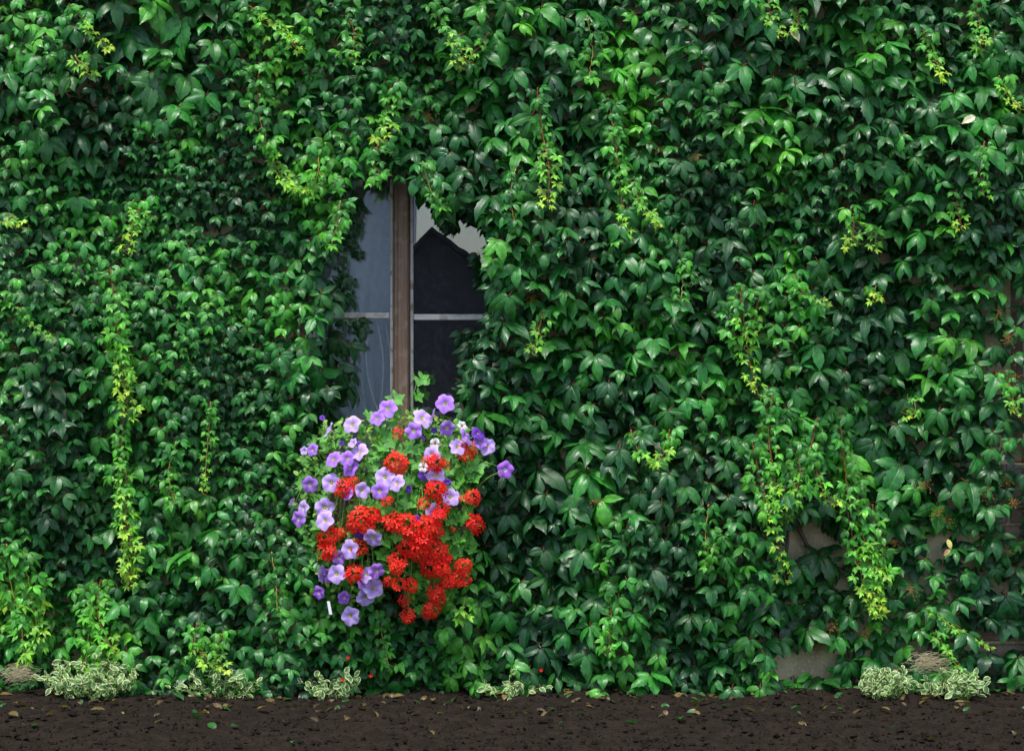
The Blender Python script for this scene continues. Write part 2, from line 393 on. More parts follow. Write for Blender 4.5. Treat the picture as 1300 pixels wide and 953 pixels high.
# ---------------------------------------------------------------- barn mirrored in the panes, and a pale house added to grey the left ones
def mirrored(px, py, dist):
    """Point at 'dist' metres in front of the wall that the window glass shows at this photo pixel."""
    k = S * (CAM_D + dist) / CAM_D
    return (px - 650) * k, CAM_Z + (476.5 - py) * k
def opposite():
    D = 42.0
    barn = empty('barn', (0, -D, 0)); tag(barn, 'dark gabled building mirrored in the right hand panes of the window', 'barn')
    pk = mirrored(549, 290, D); l = mirrored(508, 325, D); rr = mirrored(676, 398, D)
    b = MB(); n = len(b.v)
    for y in (-D, -D - 7):
        b.v += [(l[0] + .03, y, -.05), (rr[0] - .25, y, -.05), (rr[0] - .25, y, rr[1] - .06), (pk[0], y, pk[1] - .08), (l[0] + .03, y, l[1] - .10)]
    b.f += [(0, 1, 2, 3, 4), (9, 8, 7, 6, 5)] + [(i, (i + 1) % 5, 5 + (i + 1) % 5, 5 + i) for i in range(5)]
    b.build('wall', m_board, barn)
    rf = MB()
    for (p, q) in ((l, pk), (pk, rr)):
        n = len(rf.v)
        for y in (-D + .3, -D - 7.3):
            for dz in (0, .12): rf.v += [(p[0], y, p[1] + dz - .1), (q[0], y, q[1] + dz - .1)]
        rf.f += [tuple(n + i for i in q4) for q4 in ((0, 1, 3, 2), (4, 6, 7, 5), (0, 4, 5, 1), (2, 3, 7, 6), (0, 2, 6, 4), (1, 5, 7, 3))]
    rf.build('roof', m_roof, barn)
    d = MB(); d.box(pk[0] + .5, pk[0] + 2.0, -D + .004, -D + .06, 0, 2.1, .01); d.build('door', m_lintel, barn)
    hs = empty('added_pale_house', (-8, -D - 9, 0)); tag(hs, 'unseen pale building added so that the left hand panes mirror grey', 'house')  # added out of view to tone down the reflection in the left panes
    xr = mirrored(505, 0, D + 9)[0]
    b = MB(); b.box(xr - 9, xr, -D - 18, -D - 9, -.05, 6.4); b.build('wall', m_pale, hs)
    rf = MB(); y0, y1 = -D - 18.4, -D - 8.6; ym = (y0 + y1) / 2
    rf.v += [(xr - 9.4, y0, 6.41), (xr + .4, y0, 6.41), (xr + .4, y1, 6.41), (xr - 9.4, y1, 6.41), (xr - 9.4, ym, 9.2), (xr + .4, ym, 9.2)]
    rf.f += [(0, 1, 5, 4), (2, 3, 4, 5), (0, 4, 3), (1, 2, 5), (3, 2, 1, 0)]; rf.build('roof', m_roof, hs)
    for i in range(2):
        wn = MB(); wn.box(xr - 7.4 + i * 2.0, xr - 6.5 + i * 2.0, -D - 9.0 + .003, -D - 8.94, 3.6, 5.0, .01); wn.build('window', m_dark, hs)
opposite()

# ---------------------------------------------------------------- leaf templates
def leaflet(Ln, Wd, rows, bend, fold, curl, serr, rr, tipx=1.0):
    """One leaflet along +X, face up +Z. Returns verts (n,3), uv (n,2), quads."""
    t = np.linspace(0, 1, rows + 1); w = (t ** .68) * ((1 - t) ** (.98 * tipx)) * (1 - .5 * np.clip((t - .62) / .3, 0, 1) ** 1.3); w = w / w.max() * Wd / 2; w[0] = Wd * .03; w[-1] = Wd * .01
    if serr: w = w * (1 + serr * np.where(np.arange(rows + 1) % 2 == 0, 1, -1) * ((t > .12) & (t < .97)))
    ang = bend * (t ** 1.15); dx = np.cos(ang); dz = -np.sin(ang); h = 1 / rows * Ln
    cx = np.concatenate([[0], np.cumsum((dx[1:] + dx[:-1]) / 2 * h)]); cz = np.concatenate([[0], np.cumsum((dz[1:] + dz[:-1]) / 2 * h)])
    V, U = [], []
    tw = rr.uniform(-.35, .35)
    for i in range(rows + 1):
        for s in (-1, -.52, -.06, .06, .52, 1):
            y = s * w[i]; lift = fold * abs(y) - curl * (abs(y) ** 2) / (Wd * .5 + 1e-6) + rr.normal(0, .012) * Wd * (abs(s) > .6)
            lift += math.sin(t[i] * 6 + tw * 9) * .03 * Wd * s
            yy = y * math.cos(tw * t[i]); lf = lift + y * math.sin(tw * t[i])
            V.append((cx[i] + lf * math.sin(ang[i]), yy, cz[i] + lf * math.cos(ang[i]))); U.append((s * .5 + .5, t[i]))
    Q = [(i * 6 + j, (i + 1) * 6 + j, (i + 1) * 6 + j + 1, i * 6 + j + 1) for i in range(rows) for j in range(5)]
    return np.array(V), np.array(U), Q

def compound(seed, n, rows, serr, wid=.50, bend=(.5, 1.3), spread=1.0, petiole=.5, star=False):
    """A palmate leaf: leaflets fan round +X (the middle one), face +Z; unit leaflet length."""
    rr = np.random.default_rng(seed); V, U, Q = [], [], []; c = 0
    az = {3: (0, 66, -66), 4: (-24, 32, -80, 84), 5: (0, 48, -48, 100, -100), 2: (-25, 32)}[n]; ln = {3: (1, .86, .86), 4: (.97, 1, .74, .7), 5: (1, .92, .9, .64, .62), 2: (1, .9)}[n]
    for a, l in zip(az, ln):
        l = l * rr.uniform(.86, 1.1); a = R(a * spread + rr.normal(0, 7))
        v, u, q = leaflet(l, l * wid * rr.uniform(.88, 1.15), rows, rr.uniform(*bend), rr.uniform(.25, .75), rr.uniform(.3, .9), serr, rr)
        pit = rr.normal(.05 if not star else .3, .16); roll = rr.normal(0, .28)
        Mx = np.array(Matrix.Rotation(a, 3, 'Z') @ Matrix.Rotation(-pit, 3, 'Y') @ Matrix.Rotation(roll, 3, 'X'))
        v = v + np.array([.045, 0, 0]); v = v @ Mx.T
        V.append(v); U.append(u); Q += [tuple(i + c for i in f) for f in q]; c += len(v)
    # stalk: three-sided, back towards the wall
    if petiole:
        p = [np.array((0, 0, 0)), np.array((-.30, .05, -.12)) * petiole * 2, np.array((-.42, .07, -.75)) * petiole * 2]
        sv = []
        for k, q in enumerate(p):
            for a in (0, 2.09, 4.19): sv.append(q + .022 * np.array((math.sin(a) * .6, math.cos(a), math.sin(a))))
        V.append(np.array(sv)); U.append(np.full((9, 2), (.5, 1.5)))
        for k in range(2):
            for a in range(3): Q.append((c + k * 3 + a, c + k * 3 + (a + 1) % 3, c + (k + 1) * 3 + (a + 1) % 3, c + (k + 1) * 3 + a))
    return np.concatenate(V), np.concatenate(U), np.array(Q)

T_BIG = [compound(100 + i, (5, 3, 5, 4, 3, 5)[i % 6], 12, .07, .52, (.45, 1.4)) for i in range(12)]
T_SLIM = [compound(150 + i, (5, 4, 5)[i % 3], 10, .06, .40, (.7, 1.6)) for i in range(8)]
T_MID = [compound(200 + i, (3, 5, 3, 4, 5)[i % 5], 7, .04, .46, (.6, 1.7)) for i in range(16)]
T_LOW = [compound(300 + i, (3, 5, 3)[i % 3], 4, 0, .50, (.4, 1.3), petiole=0) for i in range(8)]
T_YNG = [compound(400 + i, 5, 5, .05, .36, (.2, 1.1), .95, .35, True) for i in range(10)]

def orient(e, yaw, roll):
    """Frame for a leaf on the wall: face tilted up by e from straight out, turned by yaw, the middle leaflet hanging down with roll."""
    n = Vector((math.sin(yaw) * math.cos(e), -math.cos(yaw) * math.cos(e), math.sin(e))).normalized()
    dn = Vector((math.sin(roll), 0, -math.cos(roll))); x = (dn - n * dn.dot(n)).normalized(); y = n.cross(x)
    return np.array(((x.x, y.x, n.x), (x.y, y.y, n.y), (x.z, y.z, n.z)))

def mesh_np(name, V, U, Q, col=None, m=None):
    me = bpy.data.meshes.new(name); nq = len(Q)
    me.vertices.add(len(V)); me.vertices.foreach_set('co', V.astype(np.float32).ravel())
    me.loops.add(nq * 4); me.loops.foreach_set('vertex_index', Q.astype(np.int32).ravel())
    me.polygons.add(nq); me.polygons.foreach_set('loop_start', np.arange(0, nq * 4, 4, dtype=np.int32)); me.polygons.foreach_set('loop_total', np.full(nq, 4, np.int32))
    me.polygons.foreach_set('use_smooth', np.ones(nq, bool))
    me.update(calc_edges=True)
    uv = me.uv_layers.new(name='uv'); uv.data.foreach_set('uv', U[Q.ravel()].astype(np.float32).ravel())
    if col is not None:
        at = me.attributes.new('tint', 'FLOAT_COLOR', 'POINT'); at.data.foreach_set('color', col.astype(np.float32).ravel())
    if m: me.materials.append(m)
    return me

class Heap:
    """Many leaves in one mesh."""
    def __init__(s): s.V, s.U, s.Q, s.K, s.n = [], [], [], [], 0
    def add(s, tpl, M3, size, pos, col):
        v, u, q = tpl; s.V.append((v * size) @ M3.T + np.array(pos)); s.U.append(u); s.Q.append(q + s.n); s.n += len(v)
        s.K.append(np.broadcast_to(np.array((*col, 1.0)), (len(v), 4)))
    def build(s, name, m, parent=None):
        me = mesh_np(name, np.concatenate(s.V), np.concatenate(s.U), np.concatenate(s.Q), np.concatenate(s.K), m)
        return link(name, me, parent)

# ---------------------------------------------------------------- the creeper
creeper = empty('virginia_creeper', (0, -.05, 0)); tag(creeper, 'dense glossy green creeper covering the whole house wall around the window', 'climbing plant')

OPEN = np.array([(462, 232), (486, 236), (500, 238), (520, 236), (530, 254), (560, 290), (585, 280), (600, 262), (607, 300), (613, 345), (616, 398), (600, 428), (588, 460), (580, 505), (576, 540), (560, 590), (430, 590),
                 (396, 548), (412, 522), (434, 498), (414, 470), (394, 425), (430, 410), (444, 392), (414, 350), (430, 320), (446, 290), (444, 252)], float)
def inside(px, py):
    c = False; n = len(OPEN); j = n - 1
    for i in range(n):
        xi, yi = OPEN[i]; xj, yj = OPEN[j]
        if (yi > py) != (yj > py) and px < (xj - xi) * (py - yi) / (yj - yi) + xi: c = not c
        j = i
    return c
BARE = [(1014, 694, 24, 26), (1068, 694, 12, 14), (1024, 846, 44, 20), (1189, 692, 15, 14), (1185, 710, 10, 12), (1071, 741, 12, 14), (1135, 790, 10, 10), (1264, 822, 22, 12), (1269, 748, 10, 14), (1285, 668, 16, 24), (1294, 585, 10, 12), (1175, 840, 22, 12), (1058, 800, 8, 10), (1150, 690, 7, 8), (1292, 385, 9, 14), (1298, 540, 8, 20)]
def bare(px, py, g=0):
    for (cx, cy, rx, ry) in BARE:
        if ((px - cx) / (rx + g)) ** 2 + ((py - cy) / (ry + g)) ** 2 < 1: return True
    return False
# where the leaves are large (+) or small (-), and fresh bright patches
BIGS = [(120, 200, 30, 30, 10), (560, 30, 25, 25, 12), (890, 45, 25, 30, 14), (1080, 90, 30, 30, 10), (975, 150, 22, 22, 16), (350, 450, 22, 22, 8), (30, 470, 40, 30, 8), (60, 545, 40, 40, 8), (860, 620, 30, 30, 8), (980, 800, 40, 40, 6), (160, 25, 60, 60, 24), (240, 55, 50, 50, 22), (60, 110, 60, 60, 9), (215, 115, 50, 45, 16), (90, 160, 50, 40, 8), (620, 60, 60, 70, 9), (650, 170, 45, 45, 10), (640, 255, 30, 40, 8),
        (420, 390, 40, 60, 16), (395, 480, 40, 50, 12), (210, 660, 60, 40, 10), (300, 740, 60, 50, 10), (700, 380, 60, 60, 8), (690, 640, 60, 80, 9), (800, 590, 70, 60, 9), (1000, 30, 60, 50, 12),
        (930, 60, 40, 40, 10), (990, 150, 50, 40, 10), (1250, 160, 50, 50, 12), (1140, 110, 50, 40, 8), (1160, 400, 80, 70, 6), (1200, 480, 80, 80, 8), (1200, 600, 90, 60, 10), (1040, 690, 40, 30, 12),
        (1130, 820, 80, 50, 12), (1250, 760, 70, 60, 8), (640, 820, 90, 50, 10), (450, 830, 80, 50, 6), (740, 560, 60, 50, 8), (30, 240, 40, 40, 6), (880, 430, 60, 60, 6), (700, 470, 50, 40, 8)]
SMALLS = [(300, 60, 60, 60, 5), (60, 330, 120, 90, 5), (330, 230, 80, 80, 5), (280, 560, 90, 90, 5), (180, 190, 80, 60, 4), (470, 60, 70, 70, 4), (860, 240, 90, 70, 4), (1040, 240, 90, 70, 5), (760, 160, 60, 60, 4), (230, 450, 90, 60, 4), (900, 700, 60, 60, 3)]
FRESH = [(395, 230, 45, 60, .8), (420, 290, 25, 30, .7), (150, 430, 30, 80, .45), (20, 770, 50, 70, .8), (130, 800, 50, 60, .5), (350, 140, 25, 80, .45), (60, 330, 60, 40, .3), (490, 150, 22, 50, .5), (330, 60, 50, 60, .3), (580, 60, 25, 60, .4),
         (690, 180, 20, 80, .5), (790, 200, 25, 100, .45), (940, 400, 30, 60, .5), (1000, 600, 50, 80, .55), (1110, 680, 35, 90, .6), (860, 60, 60, 60, .2), (180, 620, 90, 60, .25), (960, 300, 60, 80, .2), (1075, 560, 20, 60, .4), (270, 600, 60, 90, .2),
         (450, 690 + 140, 90, 30, .15), (770, 780, 30, 60, .35), (480, 810, 30, 40, .4), (540, 240, 30, 40, .6), (1230, 250, 60, 80, .2), (340, 400, 60, 60, .2), (570, 270, 20, 30, .3), (245, 820, 50, 30, .5)]
SHADE_TINT = [(445, 300, 22, 50, 1.0), (440, 370, 22, 40, 1.0), (420, 500, 30, 60, .9), (590, 250, 22, 40, .9), (600, 470, 30, 70, .8), (620, 600, 40, 60, .5), (510, 810, 60, 40, .4), (400, 640, 30, 60, .4)]  # leaf areas whose colour is darkened to stand in for shade
def blob(tab, px, py):
    t = 0
    for (cx, cy, rx, ry, k) in tab:
        t += k * math.exp(-((px - cx) / rx) ** 2 - ((py - cy) / ry) ** 2)
    return t
def size_px(px, py):
    base = 20 if px < 560 else 25.5
    return max(12, min(46, base + blob(BIGS, px, py) - blob(SMALLS, px, py) + 3.2 * float(wave(px, py, 21, .022))))
def relief(px, py):
    d = .19 + .07 * float(wave(px, py, 31, .016)) + .04 * float(wave(px, py, 32, .05))
    if px > 985 and py > 655: d *= .62
    return d
CD = np.array((.0085, .066, .016)); CM = np.array((.023, .178, .022)); CL = np.array((.085, .37, .024)); CY = np.array((.33, .55, .036))
def leaf_col(tone, r):
    a = min(3, max(0, tone)); c = CD + (CM - CD) * a if a < 1 else (CM + (CL - CM) * (a - 1) if a < 2 else CL + (CY - CL) * (a - 2))
    return c * r.uniform(.8, 1.25) * np.array((r.uniform(.85, 1.2), 1, r.uniform(.7, 1.3)))

leaves = []            # (score, template, frame, size, position, colour)
r = random.Random(99)
X0, X1, Y0, Y1 = -190, 1490, -150, 880
for layer, (rf_, off) in enumerate(((.84, 0.0), (.82, -.065), (.80, -.12), (.62, -.15))):
    cell = 26; grid = {}
    tries = 60000 if layer < 3 else 40000
    for _ in range(tries):
        px, py = r.uniform(X0, X1), r.uniform(Y0, Y1); s = size_px(px, py) * r.uniform(.68, 1.35)
        if layer == 2: s = min(28, max(s, 20))
        if layer == 3: s = 26
        rad = rf_ * s; gx, gy = int(px // cell), int(py // cell); ok = True
        for i in range(gx - 1, gx + 2):
            for j in range(gy - 1, gy + 2):
                for (qx, qy, qr) in grid.get((i, j), ()):
                    if (px - qx) ** 2 + (py - qy) ** 2 < ((rad + qr) / 2) ** 2: ok = False; break
                if not ok: break
            if not ok: break
        if not ok: continue
        g = s * .45
        if inside(px, py) or inside(px, py + s * .7) or inside(px + g, py + s * .35) or inside(px - g, py + s * .35): continue
        if bare(px, py + s * .4, s * .16): continue
        thin = px > 985 and py > 655
        if thin and r.random() < (.12, .35, .65, 1.0)[layer]: continue
        if px > 1240 and 340 < py < 640 and (layer >= 2 or (px > 1285 and r.random() < .6)): continue
        grid.setdefault((gx, gy), []).append((px, py, rad))
        d = max(.025, relief(px, py) + off + r.uniform(-.03, .035))
        # leaves under the flower box and round the opening: shade darkened into their colour
        tone = .72 + .60 * float(wave(px, py, 41, .02)) + r.gauss(0, .30) + blob(FRESH, px, py) * 1.1 - (s - 20) * .022
        if layer: tone -= .22 * layer  # each deeper layer gets a darker tone
        tone -= 1.0 * blob(SHADE_TINT, px, py)
        size = s * S * (CAM_D - d) / CAM_D
        if layer >= 2: tp = r.choice(T_LOW)
        elif s > 27: tp = r.choice(T_SLIM if r.random() < (.75 if px > 560 else .3) else T_BIG)
        elif s > 20 and px > 560 and r.random() < .6: tp = r.choice(T_SLIM)
        else: tp = r.choice(T_MID)
        if any(tp is q for q in T_SLIM): size *= 1.14
        M3 = orient(r.uniform(.3, 1.15), r.gauss(0, .34), r.gauss(0, .30))
        p = P(px, py, d)
        if s < 24 and r.random() < .0012: col_ = np.array((.22, .17, .04)) * r.uniform(.6, 1.3)
        else: col_ = leaf_col(tone, r)
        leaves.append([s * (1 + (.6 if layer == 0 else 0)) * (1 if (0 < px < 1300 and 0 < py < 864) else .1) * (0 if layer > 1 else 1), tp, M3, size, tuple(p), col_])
# leaves hanging inside the window recess, the shade there put into their dark colour
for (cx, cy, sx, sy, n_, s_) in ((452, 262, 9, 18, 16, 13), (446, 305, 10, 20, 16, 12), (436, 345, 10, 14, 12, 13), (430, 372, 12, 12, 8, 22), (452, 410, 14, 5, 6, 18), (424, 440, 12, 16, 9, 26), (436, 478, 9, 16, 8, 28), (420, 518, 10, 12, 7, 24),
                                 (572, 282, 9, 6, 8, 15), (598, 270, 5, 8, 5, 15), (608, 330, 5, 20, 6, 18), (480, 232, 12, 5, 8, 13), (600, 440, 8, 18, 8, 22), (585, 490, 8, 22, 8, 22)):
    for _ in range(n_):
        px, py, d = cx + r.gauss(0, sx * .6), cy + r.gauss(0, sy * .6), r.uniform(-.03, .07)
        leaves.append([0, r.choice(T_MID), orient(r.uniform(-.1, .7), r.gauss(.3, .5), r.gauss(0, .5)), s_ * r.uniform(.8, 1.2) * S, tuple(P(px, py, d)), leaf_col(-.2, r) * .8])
print('creeper leaves', len(leaves))
leaves.sort(key=lambda a: -a[0])
NPART = 280
big_me = {}
for sc_, tp, M3, size, p, col in leaves[:NPART]:
    k = id(tp)
    if k not in big_me: big_me[k] = mesh_np('leaf', *tp, None, m_leafo)
    o = bpy.data.objects.new('leaf', big_me[k]); C.objects.link(o); o.parent = creeper
    Mw = Matrix([list(M3[i] * size) + [p[i]] for i in range(3)] + [[0, 0, 0, 1]])
    o.matrix_parent_inverse = Matrix.Translation(-creeper.location); o.matrix_basis = Mw; o.color = (*col, 1)
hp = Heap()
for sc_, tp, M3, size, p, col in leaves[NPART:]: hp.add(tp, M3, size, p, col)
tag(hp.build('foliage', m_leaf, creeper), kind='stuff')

# woody stems on the wall behind the leaves
def vine(pts, r0, r1, name='stem', m=m_bark):
    q = []
    for i in range(len(pts) - 1):
        for k in range(6):
            t = k / 6; q.append(pts[i].lerp(pts[i + 1], t) + Vector((r.gauss(0, .004), r.gauss(0, .003), r.gauss(0, .004))))
    q.append(pts[-1]); b = MB(); b.tube(q, r0, r1, 6); return b.build(name, m, creeper, True)
for (ax, ay, bx, by, cx, cy) in ((1066, 880, 1078, 845, 1100, 700), (1074, 880, 1090, 850, 1050, 780), (1090, 720, 1180, 660, 1290, 640), (960, 880, 990, 780, 1010, 600), (300, 880, 250, 600, 330, 100), (760, 880, 800, 600, 720, 100),
                                 (1030, 700, 1080, 735, 1150, 720), (1150, 880, 1200, 780, 1260, 700), (560, 880, 600, 700, 640, 300), (1000, 640, 1030, 700, 1075, 780), (420, 200, 520, 196, 640, 190)):
    vine([P(ax, ay, .03), P(bx, by, .035), P(cx, cy, .03)], .011, .005)

# hanging young shoots: (points in the photo, start age, end age, leaf size px start/end, label)
SH = [([(140, 340), (146, 400), (152, 450), (160, 500)], 1.5, 2.9, 14, 9), ([(158, 520), (154, 570), (160, 620), (158, 680)], 1.5, 2.8, 13, 8), ([(160, 640), (160, 690), (166, 735)], 1.8, 3.0, 13, 9), ([(980, 500), (976, 560), (984, 610), (976, 660)], 1.4, 2.8, 13, 8), ([(1100, 690), (1108, 740), (1118, 782)], 1.8, 3.0, 15, 10), ([(88, 5), (104, 25), (118, 42), (141, 63)], 1.6, 3.0, 13, 7), ([(95, 70), (104, 84), (112, 92)], 2.2, 2.9, 12, 9), ([(318, 8), (335, 25), (362, 40), (381, 66)], 1.8, 3.0, 13, 8),
      ([(0, 283), (14, 280), (26, 284)], 2.4, 3.0, 13, 8), ([(330, 80), (327, 120), (334, 170), (350, 210), (367, 236), (392, 240)], 1.2, 2.8, 15, 10), ([(180, 255), (172, 280), (162, 318)], 2.0, 3.0, 14, 9),
      ([(545, 4), (562, 30), (578, 58), (584, 84)], 1.7, 3.0, 14, 8), ([(620, 42), (606, 62), (588, 76)], 1.6, 2.9, 12, 7), ([(497, 105), (492, 140), (488, 188)], 1.3, 2.9, 16, 10), ([(480, 180), (474, 215), (477, 236)], 1.1, 2.1, 14, 9),
      ([(682, 112), (688, 165), (697, 215), (695, 262)], 1.1, 3.0, 15, 9), ([(772, 125), (781, 180), (786, 230), (796, 300)], 1.1, 2.5, 15, 9), ([(800, 230), (816, 262), (838, 288)], 1.6, 3.0, 14, 8),
      ([(975, 0), (980, 25), (990, 44)], 1.9, 3.0, 13, 8), ([(1010, 10), (1014, 30), (1002, 42)], 2.0, 3.0, 12, 7), ([(1240, 0), (1243, 30), (1248, 58)], 1.4, 2.9, 14, 8), ([(1172, 38), (1182, 66), (1199, 100)], 1.4, 3.0, 14, 8),
      ([(1268, 96), (1276, 118), (1294, 134)], 1.9, 3.0, 12, 8), ([(1214, 240), (1217, 268), (1222, 290)], 1.5, 2.9, 14, 9), ([(1080, 262), (1084, 288), (1078, 316)], 1.9, 2.9, 15, 9), ([(1105, 285), (1112, 300), (1108, 318)], 2.0, 2.9, 13, 8),
      ([(146, 372), (150, 420), (158, 470), (163, 530)], 1.4, 3.0, 15, 10), ([(150, 590), (157, 640), (166, 690), (164, 745)], 1.5, 3.0, 15, 9), ([(268, 510), (264, 560), (258, 622)], 1.6, 2.6, 10, 6),
      ([(8, 690), (14, 740), (26, 790), (32, 842)], 1.7, 2.5, 17, 12), ([(30, 700), (40, 760), (52, 820)], 1.6, 2.4, 16, 11), ([(128, 735), (124, 780), (146, 830)], 1.7, 2.6, 16, 11), ([(100, 745), (112, 790), (108, 850)], 1.5, 2.4, 15, 10),
      ([(250, 790), (248, 820), (270, 846)], 1.6, 2.9, 13, 9), ([(285, 800), (276, 825), (284, 850)], 1.6, 2.8, 12, 9), ([(938, 360), (944, 400), (950, 450), (962, 500)], 1.5, 2.8, 15, 9), ([(965, 368), (958, 400), (948, 430)], 1.6, 2.7, 14, 9),
      ([(955, 560), (966, 610), (980, 660), (998, 738)], 1.3, 2.9, 16, 8), ([(1038, 530), (1026, 580), (1008, 630), (990, 662)], 1.4, 2.7, 15, 9), ([(1030, 575), (1042, 615), (1060, 640)], 1.5, 3.0, 14, 8),
      ([(1086, 610), (1094, 670), (1106, 720), (1112, 778)], 1.3, 3.0, 17, 10), ([(1076, 650), (1086, 700), (1098, 752)], 1.3, 2.6, 15, 10), ([(1108, 640), (1112, 690), (1122, 740)], 1.2, 2.5, 16, 10), ([(1010, 560), (1016, 600), (1006, 640)], 1.3, 2.4, 14, 9), ([(925, 380), (932, 420), (936, 455)], 1.2, 2.3, 14, 9), ([(1122, 700), (1116, 735), (1104, 765)], 1.7, 3.0, 15, 9), ([(1160, 505), (1162, 522), (1150, 530)], 2.0, 2.9, 11, 7),
      ([(800, 545), (812, 575), (836, 590)], 1.6, 2.9, 14, 9), ([(850, 545), (846, 570), (832, 588)], 1.8, 3.0, 14, 9), ([(772, 740), (776, 780), (772, 828)], 1.2, 2.2, 14, 9), ([(690, 395), (684, 420), (676, 446)], 1.7, 2.8, 14, 9),
      ([(1008, 352), (1020, 372), (1050, 384)], 1.6, 2.6, 13, 8), ([(1112, 362), (1108, 382)], 2.2, 2.9, 12, 9), ([(1276, 470), (1284, 500), (1290, 524)], 1.5, 2.7, 13, 8), ([(590, 760), (586, 784)], 1.9, 2.7, 16, 12),
      ([(1180, 772), (1204, 792), (1226, 808), (1258, 822)], 2.0, 2.6, 9, 6), ([(1188, 800), (1206, 834), (1232, 860)], 1.9, 2.6, 11, 7), ([(400, 180), (405, 215), (392, 250)], 1.5, 2.3, 15, 11), ([(432, 255), (428, 285), (420, 312)], 1.5, 2.3, 15, 10),
      ([(536, 205), (545, 235), (556, 262)], 1.1, 1.8, 16, 11), ([(22, 390), (40, 412), (66, 432)], 1.4, 2.4, 9, 6), ([(345, 700), (350, 740), (352, 776)], .9, 1.7, 14, 10), ([(1066, 520), (1070, 570), (1078, 640)], 1.0, 2.0, 15, 11),
      ([(478, 775), (486, 810), (494, 850)], 1.2, 2.0, 14, 11), ([(224, 560), (214, 600), (222, 640)], 1.1, 1.9, 14, 10), ([(860, 300), (868, 340), (864, 380)], 1.0, 1.8, 15, 11), ([(745, 20), (752, 60), (748, 100)], 1.0, 1.7, 15, 11),
      ([(440, 20), (450, 45), (446, 78)], 1.2, 2.4, 12, 9), ([(900, 640), (896, 680), (902, 720)], 1.1, 1.9, 14, 10), ([(1250, 180), (1244, 215), (1250, 250)], 1.3, 2.2, 12, 9), ([(655, 215), (648, 250), (655, 290)], .6, 1.2, 15, 12)]
yng_me = [mesh_np('young_leaf', *t, None, m_leafo) for t in T_YNG]
mid_me = [mesh_np('young_leaf', *t, None, m_leafo) for t in T_MID[:8]]
def path(pts, n):
    """Smooth points along a chain."""
    pts = [Vector(p) for p in pts]; out = []
    m = len(pts) - 1
    for i in range(n):
        t = i / (n - 1) * m; k = min(int(t), m - 1); f = t - k
        p0, p1, p2, p3 = pts[max(k - 1, 0)], pts[k], pts[k + 1], pts[min(k + 2, m)]
        out.append(.5 * ((2 * p1) + (p2 - p0) * f + (2 * p0 - 5 * p1 + 4 * p2 - p3) * f * f + (3 * p1 - p0 - 3 * p2 + p3) * f ** 3))
    return out
for (pp, a0, a1, s0, s1) in SH:
    s0, s1 = s0 * 1.1, s1 * 1.05
    d0 = max(relief(*pp[0]), .12) + .05; pts = [P(x, y, (relief(x, y) if not (985 < x and y > 655) else .1) * .5 + d0 * .5 + .03 + .02 * i / len(pp)) for i, (x, y) in enumerate(pp)]
    ln = sum((pts[i + 1] - pts[i]).length for i in range(len(pts) - 1)); n = max(8, int(ln / .010)); c = path(pts, n)
    c = [p + Vector((r.gauss(0, .0015), r.gauss(0, .001), 0)) for p in c]
    b = MB(); b.tube(c, .0026, .0012, 5)
    sh = b.build('shoot', m_stemr if a1 - a0 > .9 and s0 > 11 else m_stemy, creeper, True)
    sh['label'] = 'lime green young shoot hanging over the darker leaves' if a1 > 2.3 else 'fresh mid green shoot hanging over the darker leaves'
    nl = max(6, int(ln / (.0115 + .0008 * s0) * 1.55)); hp = Heap(); got = 0; cand = []
    for i in range(nl):
        t = (i + .5) / nl; q = c[min(n - 1, int(t * n))]; s = (s0 + (s1 - s0) * t) * r.uniform(.75, 1.2); tone = a0 * .8 + (a1 * .95 - a0 * .8) * t ** 1.1 + r.gauss(0, .18)
        side = (-1 if i % 2 else 1) * r.uniform(.25, 1.0); off = Vector((side * s * (.5 + .4 * r.random()) * S, r.uniform(-.02, .012), r.uniform(-.004, .006)))
        yng = tone > 1.9; k = r.randrange(8)
        M3 = orient(r.uniform(.1, .9), r.gauss(side * .35, .4), r.gauss(side * .5, .45)); cand.append((s, yng, k, M3, s * S, q + off, leaf_col(tone, r)))
    cand.sort(key=lambda z: -z[0])
    for i, (s, yng, k, M3, sz, p, col) in enumerate(cand):
        if i < 5:
            o = bpy.data.objects.new('young_leaf', (yng_me if yng else mid_me)[k]); C.objects.link(o); o.parent = sh
            o.matrix_parent_inverse = sh.matrix_parent_inverse @ Matrix.Identity(4); o.matrix_parent_inverse = Matrix.Identity(4)
            o.matrix_basis = Matrix([list(M3[j] * sz) + [p[j]] for j in range(3)] + [[0, 0, 0, 1]]); o.color = (*col, 1)
        else: hp.add((T_YNG if yng else T_MID)[k], M3, sz, p, col)
    if hp.V: tag(hp.build('young_foliage', m_leaf, None), kind='stuff').parent = sh
    tb = MB()                                             # tendrils
    for _ in range(2 + int(a1 > 2.4) * 3):
        q = c[r.randrange(int(n * .4), n)]; L_ = r.uniform(.02, .045); an = r.uniform(0, 6.28); tt = []
        for k in range(7): tt.append(q + Vector((math.cos(an + k * .5) * L_ * k / 6, -.006 * k / 6, math.sin(an + k * .35) * L_ * k / 6)))
        tb.tube(tt, .0010, .0007, 3)
    o = tb.build('tendril', m_stemy, None); o.parent = sh; o['kind'] = 'stuff'

